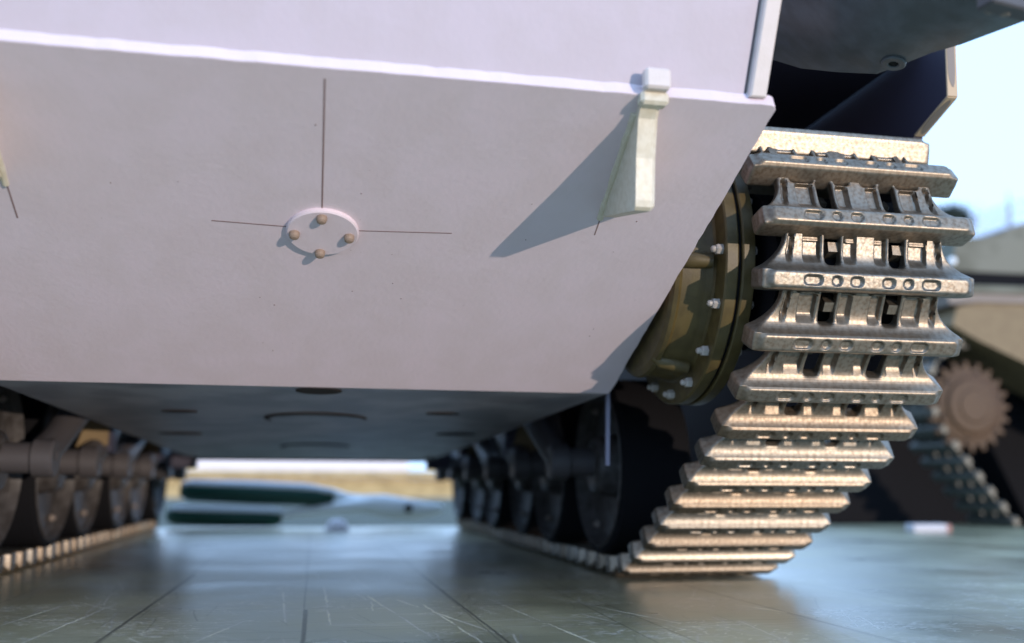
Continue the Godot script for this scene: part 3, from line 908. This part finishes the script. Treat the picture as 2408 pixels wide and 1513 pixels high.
func make_running_gear(t: Node3D) -> void:
	var link := link_mesh()
	var path := track_path()
	for side in [1.0, -1.0]:
		var tr := Node3D.new()
		tr.name = "track"
		t.add_child(tr, true)
		tr.position = -t.position
		for xf in link_frames(path, side * (GAP + TW * 0.5)):
			var o := part("track_link", link, M["cast_%d" % rng.randi_range(0, 4)], tr, false)
			o.transform = xf
	# guide horns and wheels
	var mm := func(a): return [a[0] * MM, a[1] * MM]
	for side in [1.0, -1.0]:
		var ax := Vector3(-side, 0, 0)
		var wm := lathe_mesh([[0.0, -20.0], [24.0, -20.0], [24.0, 0.4], [23.6, 0.8], [22.4, -1.8], [20.6, -3.2], [9.5, -5.5], [8.4, 0.4], [7.6, 1.6], [6.2, 2.2], [0.0, 2.2]].map(mm), Vector3.ZERO, Vector3.UP, 56)
		var shaded_tread := lathe_mesh([[24.0, -19.6], [25.2, -19.6], [26.0, -18.6], [26.0, -0.6], [25.2, 0.3], [24.0, 0.3]].map(mm), Vector3.ZERO, Vector3.UP, 56)
		var bolt := hex_nut(1.1 * MM, 1.3 * MM, 0.6 * MM, 0.5 * MM)
		for k in range(1, 7):
			var z := 231.0 + 55.5 * k
			var w := part("road_wheel", wm, M.wheel, t, false)
			w.transform = Transform3D(up_to(ax), P(side * (GAP - 2.0 + (0.0 if k % 2 == 0 else 2.0)), 31.5, z) - t.position)
			part("shaded_tread", shaded_tread, M.black, w, false)  # tread blackened to stand in for shade behind the track
			for j in 6:
				var th := TAU * j / 6.0 + 0.5
				var b := part("wheel_bolt", bolt, M.chip_grey, w, false)
				b.transform = Transform3D(Basis(), Vector3(cos(th) * 20.0, -3.0, sin(th) * 20.0) * MM)
			# swing arm, axle and bump stop
			var arm := part("swing_arm", tube_mesh([P(side * 72.5, 33.0, z), P(side * 72.5, 38.0, z + 14), P(side * 71.0, 50.0, z + 34)], [4.4 * MM, 4.2 * MM, 5.0 * MM], 14), M.suspension, t)
			part("axle", lathe_mesh([[0.0, 0.0], [4.6, 0.0], [5.2, 0.6], [5.2, 5.4], [4.2, 6.0], [4.0, 18.0], [0.0, 18.0]].map(mm), P(side * 68.5, 32.5, z), Vector3(side, 0, 0), 28), M.suspension, arm, false)
			if k % 2 == 0:
				var bs := new_st()
				var po := PackedVector2Array()
				for q in [[0, 0], [9, 0], [9, 10], [6, 12.5], [0, 12.5]]:
					po.append(Vector2(q[0], q[1]) * MM)
				add_slab(bs, po, P(side * 72.0 - 4.0, 36.0, z + 19), Vector3.RIGHT, Vector3.UP, Vector3.BACK, 9.0 * MM, 0.6 * MM)
				part("bump_stop", done(bs), M.navy, arm, false)
				var gs := new_st()
				add_slab(gs, PackedVector2Array([Vector2(0, 0), Vector2(11, 4) * MM, Vector2(11, 16) * MM, Vector2(5, 16) * MM]), P(side * 74.0 - 5.0, 34.5, z + 9), Vector3.RIGHT, Vector3.UP, Vector3.BACK, 1.2 * MM, 0.1 * MM)
				part("gusset", done(gs), M.tan, arm, false)
	# pale plastic strip hanging by the right-hand drive
	part("plastic_strip", box_mesh(Vector3(0.9, 18.0, 1.4) * MM, 0.1 * MM, Transform3D(Basis(Vector3.BACK, -0.02), P(71.6, 39.6, 236))), M.strip, t)
	part("rear_crossbar", box_mesh(Vector3(140, 2.4, 3.0) * MM, 0.4 * MM, Transform3D(Basis(), P(0, 37.5, 479))), M.suspension, t)
	for s in [-1.0, 1.0]:
		part("rear_tow_block", box_mesh(Vector3(11, 11, 10) * MM, 0.8 * MM, Transform3D(Basis(), P(s * 58.5, 38, 473))), M.navy, t)

# ---------------------------------------------------------------- loose things
func make_pliers() -> void:
	var D := 600.0
	var t := thing("pliers", "blurred steel pliers with dark green and pale grips under the tank belly", "pliers", on_z(700, 1245, D) * Vector3(1, 0, 1))
	var z := Vector3(0, 0, 1)
	var tube := func(called: String, px: Array, r: Array, m: Material, dz := 0.0, flat := 1.0) -> MeshInstance3D:
		var pts := []
		for q in px:
			pts.append(on_z(q[0], q[1], D - dz))
		return part(called, tube_mesh(pts, r.map(func(a): return a * MM), 14, flat, z), m, t)
	tube.call("grip", [[392, 1211], [410, 1212], [520, 1214], [640, 1216], [662, 1216]], [3.4, 5.8, 6.2, 5.8, 4.0], M.grip)
	tube.call("grip_inlay", [[400, 1198], [420, 1197], [520, 1199], [640, 1202], [668, 1204]], [1.0, 2.2, 2.4, 2.2, 1.2], M.grip_pale, 3.6)
	tube.call("grip", [[424, 1152], [445, 1154], [600, 1160], [740, 1166], [784, 1166]], [3.4, 6.2, 6.8, 6.2, 4.0], M.grip)
	tube.call("grip_inlay", [[428, 1138], [450, 1138], [600, 1142], [720, 1147], [786, 1156]], [1.0, 2.3, 2.5, 2.4, 1.6], M.grip_pale, 3.6)
	tube.call("handle_shank", [[655, 1212], [720, 1203], [800, 1192], [870, 1186]], [2.4, 2.8, 3.6, 5.0], M.chrome, 0.0, 0.8)
	tube.call("handle_shank", [[778, 1160], [815, 1174], [850, 1182], [890, 1190]], [3.0, 3.4, 4.4, 5.0], M.chrome, -3.0, 0.8)
	tube.call("jaw", [[850, 1184], [900, 1190], [950, 1197], [1000, 1200], [1042, 1196]], [5.0, 6.8, 6.6, 4.8, 2.2], M.chrome, 0.0, 0.6)
	part("pivot", lathe_mesh([[0.0, 0.0], [2.2, 0.0], [2.6, -0.4], [2.6, -1.6]].map(func(a): return [a[0] * MM, -a[1] * MM]), on_z(960, 1196, D - 5.4), Vector3(0, 0, 1), 20), M.suspension, t)
	var cap := thing("bottle_cap", "small round white cap on the mat below the pliers jaw", "cap", on_z(793, 1240, 560) * Vector3(1, 0, 1))
	var cp := on_z(793, 1220, 560)
	cp.y = 0.0
	part("dome", lathe_mesh([[6.0, 0.0], [6.0, 2.0], [5.4, 4.4], [3.6, 6.0], [0.0, 6.6]].map(func(a): return [a[0] * MM, a[1] * MM]), cp, Vector3.UP, 28), M.house, cap)
	part("rim", lathe_mesh([[6.0, 0.0], [7.0, 0.2], [7.0, 1.0], [6.0, 1.2]].map(func(a): return [a[0] * MM, a[1] * MM]), cp, Vector3.UP, 28), M.house, cap)
	var e := thing("eraser", "white eraser block with a pinkish end on the mat beside the far tank", "eraser", P(342, 0, 507))
	part("block", box_mesh(Vector3(21, 4.4, 9) * MM, 0.6 * MM, Transform3D(Basis(), P(340, 2.25, 507))), M.eraser, e)
	part("worn_end", box_mesh(Vector3(3.2, 4.2, 8.8) * MM, 0.9 * MM, Transform3D(Basis(), P(352, 2.2, 507))), M.eraser_pink, e)

func make_far_tank() -> void:
	# a second model standing side-on behind the right-hand track; its front points left
	var t := thing("model_tank_001", "blurred tan model tank with brown sprocket standing behind the front track", "model tank", P(440, 0, 590), "scale model tanks on the table")
	var hub := on_z(2290, 955, 551)
	var link := link_mesh_far()
	var tr := Node3D.new()
	tr.name = "track"
	t.add_child(tr, true)
	tr.position = -t.position
	var run := [[2300, 812], [2262, 815], [2226, 838], [2202, 876], [2200, 922], [2210, 966], [2231, 1006], [2257, 1043], [2285, 1080], [2313, 1116], [2341, 1152], [2370, 1188], [2399, 1223]]
	for i in range(1, run.size()):
		var p := on_z(run[i][0], run[i][1], 553)
		var q := on_z(run[i - 1][0], run[i - 1][1], 553)
		var v := (q - p).normalized()
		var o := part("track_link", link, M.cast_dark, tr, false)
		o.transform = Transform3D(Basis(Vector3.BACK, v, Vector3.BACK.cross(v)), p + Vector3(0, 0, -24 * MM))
	# sprocket
	var st := new_st()
	var po := PackedVector2Array()
	for k in 20:
		for q in [[-0.5, 25.0], [-0.28, 25.6], [-0.14, 29.4], [0.14, 29.4], [0.28, 25.6]]:
			var a: float = TAU * (k + q[0]) / 20.0
			po.append(Vector2(cos(a), sin(a)) * q[1] * MM)
	add_slab(st, po, hub + Vector3(0, 0, -8 * MM), Vector3.RIGHT, Vector3.UP, Vector3.BACK, 4.0 * MM, 0.5 * MM)
	var sp := part("sprocket", done(st), M.sprocket_brown, t)
	part("hub_cap", lathe_mesh([[23.0, -4.0], [23.0, -2.6], [18.0, -1.6], [17.6, 0.2], [15.0, 0.8], [11.0, 1.0], [10.0, 1.8], [0.0, 2.2]].map(func(a): return [a[0] * MM, a[1] * MM]), hub, Vector3.BACK, 48), M.sprocket_brown, sp, false)
	for k in 6:
		var a := TAU * k / 6.0 + 0.3
		part("sprocket_hole", lathe_mesh([[2.2, -3.9], [2.2, -2.4], [0.0, -2.4]].map(func(b): return [b[0] * MM, b[1] * MM]), hub + Vector3(cos(a), sin(a), 0.01) * 20.5 * MM, Vector3.BACK, 16), M.hole, sp, false)
	# hull side, sloping skirt and deck
	var slab := func(called: String, px: Array, d: float, thick: float, m: Material) -> MeshInstance3D:
		var s := new_st()
		var pp := PackedVector2Array()
		for q in px:
			var w := on_z(q[0], q[1], d)
			pp.append(Vector2(w.x, w.y))
		add_slab(s, pp, Vector3(0, 0, -d * MM - thick * MM), Vector3.RIGHT, Vector3.UP, Vector3.BACK, thick * MM, 0.4 * MM)
		return part(called, done(s), m, t)
	slab.call("under_hull_shade", [[1900, 1120], [2160, 900], [2700, 900], [2700, 1240], [1900, 1240]], 640, 60, M.black)  # black slab stands in for the shadow under this tank
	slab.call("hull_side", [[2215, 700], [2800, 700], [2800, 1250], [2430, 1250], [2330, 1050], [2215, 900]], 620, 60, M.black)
	slab.call("skirt_plate", [[2240, 765], [2252, 722], [2300, 712], [2900, 730], [2900, 1110], [2408, 852], [2300, 800]], 548, 50, M.tan)
	slab.call("fender_edge", [[2225, 688], [2900, 706], [2900, 728], [2300, 711], [2235, 716]], 546, 60, M.chip_grey)
	slab.call("deck_rail", [[2215, 668], [2900, 690], [2900, 705], [2225, 687]], 544, 64, M.concrete)
	slab.call("deck_shadow", [[2222, 636], [2300, 640], [2900, 668], [2900, 689], [2222, 667]], 566, 40, M.black)  # black strip stands in for the shadow along the deck
	slab.call("superstructure", [[2250, 560], [2900, 540], [2900, 667], [2300, 640], [2235, 636]], 640, 80, M.concrete)
	part("bright_dome", lathe_mesh([[0.0, 0.0], [2.6, 0.0], [2.6, 2.0], [1.6, 3.2], [0.0, 3.6]].map(func(a): return [a[0] * MM, a[1] * MM]), on_z(2238, 616, 566), Vector3(-0.3, 0.1, 1), 20), M.chrome, t)  # pale dome stands in for a blurred spot of light

func link_mesh_far() -> ArrayMesh:
	var st := new_st()
	add_box(st, Transform3D(Basis(), Vector3(0, 0, 2.0) * MM), Vector3(46, 6.2, 5.4) * MM, 0.8 * MM)
	for s in [-1.0, 0.0, 1.0]:
		add_box(st, Transform3D(Basis(), Vector3(s * 12.6, 6.4, 0.0) * MM), Vector3(9.4, 10.0, 2.2) * MM, 0.5 * MM)
	return done(st)

func _ready() -> void:
	rng.seed = 20240611
	# ---- camera, sky, sun, exposure
	var cam := Camera3D.new()
	cam.name = "camera"
	cam.position = EYE * MM
	cam.rotation = Vector3(deg_to_rad(PITCH), deg_to_rad(-YAW), deg_to_rad(ROLL))
	cam_basis = cam.basis
	var lens := CameraAttributesPhysical.new()
	lens.frustum_focal_length = 12.0 / (756.5 / FOCAL)
	lens.frustum_near = 0.01
	lens.frustum_far = 200.0
	lens.frustum_focus_distance = 0.186
	lens.exposure_aperture = 15.0
	cam.attributes = lens
	cam.fov = rad_to_deg(2.0 * atan(756.5 / FOCAL))
	cam.near = 0.01
	cam.far = 200.0
	add_child(cam)
	cam.current = true
	var env := Environment.new()
	env.background_mode = Environment.BG_SKY
	var sky := Sky.new()
	var sm := ProceduralSkyMaterial.new()
	sm.sky_horizon_color = Color(0.715, 0.845, 1.0)
	sm.sky_top_color = Color(0.64, 0.80, 1.0)
	sm.sky_curve = 0.55
	sm.sky_energy_multiplier = 1.5
	sm.ground_horizon_color = Color(0.55, 0.54, 0.52)
	sm.ground_bottom_color = Color(0.40, 0.38, 0.36)
	sm.ground_energy_multiplier = 0.8
	sm.sun_angle_max = 20.0
	sky.sky_material = sm
	env.sky = sky
	env.tonemap_mode = Environment.TONE_MAPPER_LINEAR
	env.tonemap_exposure = 0.8
	env.sdfgi_enabled = true
	env.ssao_enabled = true
	env.ssil_enabled = true
	var we := WorldEnvironment.new()
	we.name = "world_environment"
	we.environment = env
	add_child(we)
	var sun := DirectionalLight3D.new()
	sun.name = "sun"
	sun.light_energy = 1.15
	sun.light_color = Color(1.0, 0.92, 0.85)
	sun.light_angular_distance = 0.5
	sun.shadow_enabled = true
	add_child(sun)
	var to_sun := Vector3(0.454, 0.018, 0.89)
	sun.look_at_from_position(to_sun, Vector3.ZERO, Vector3.UP)
	# ---- everything else, large to small
	make_materials()
	make_setting()
	make_background()
	make_mat()
	make_tank()
	make_far_tank()
	make_pliers()
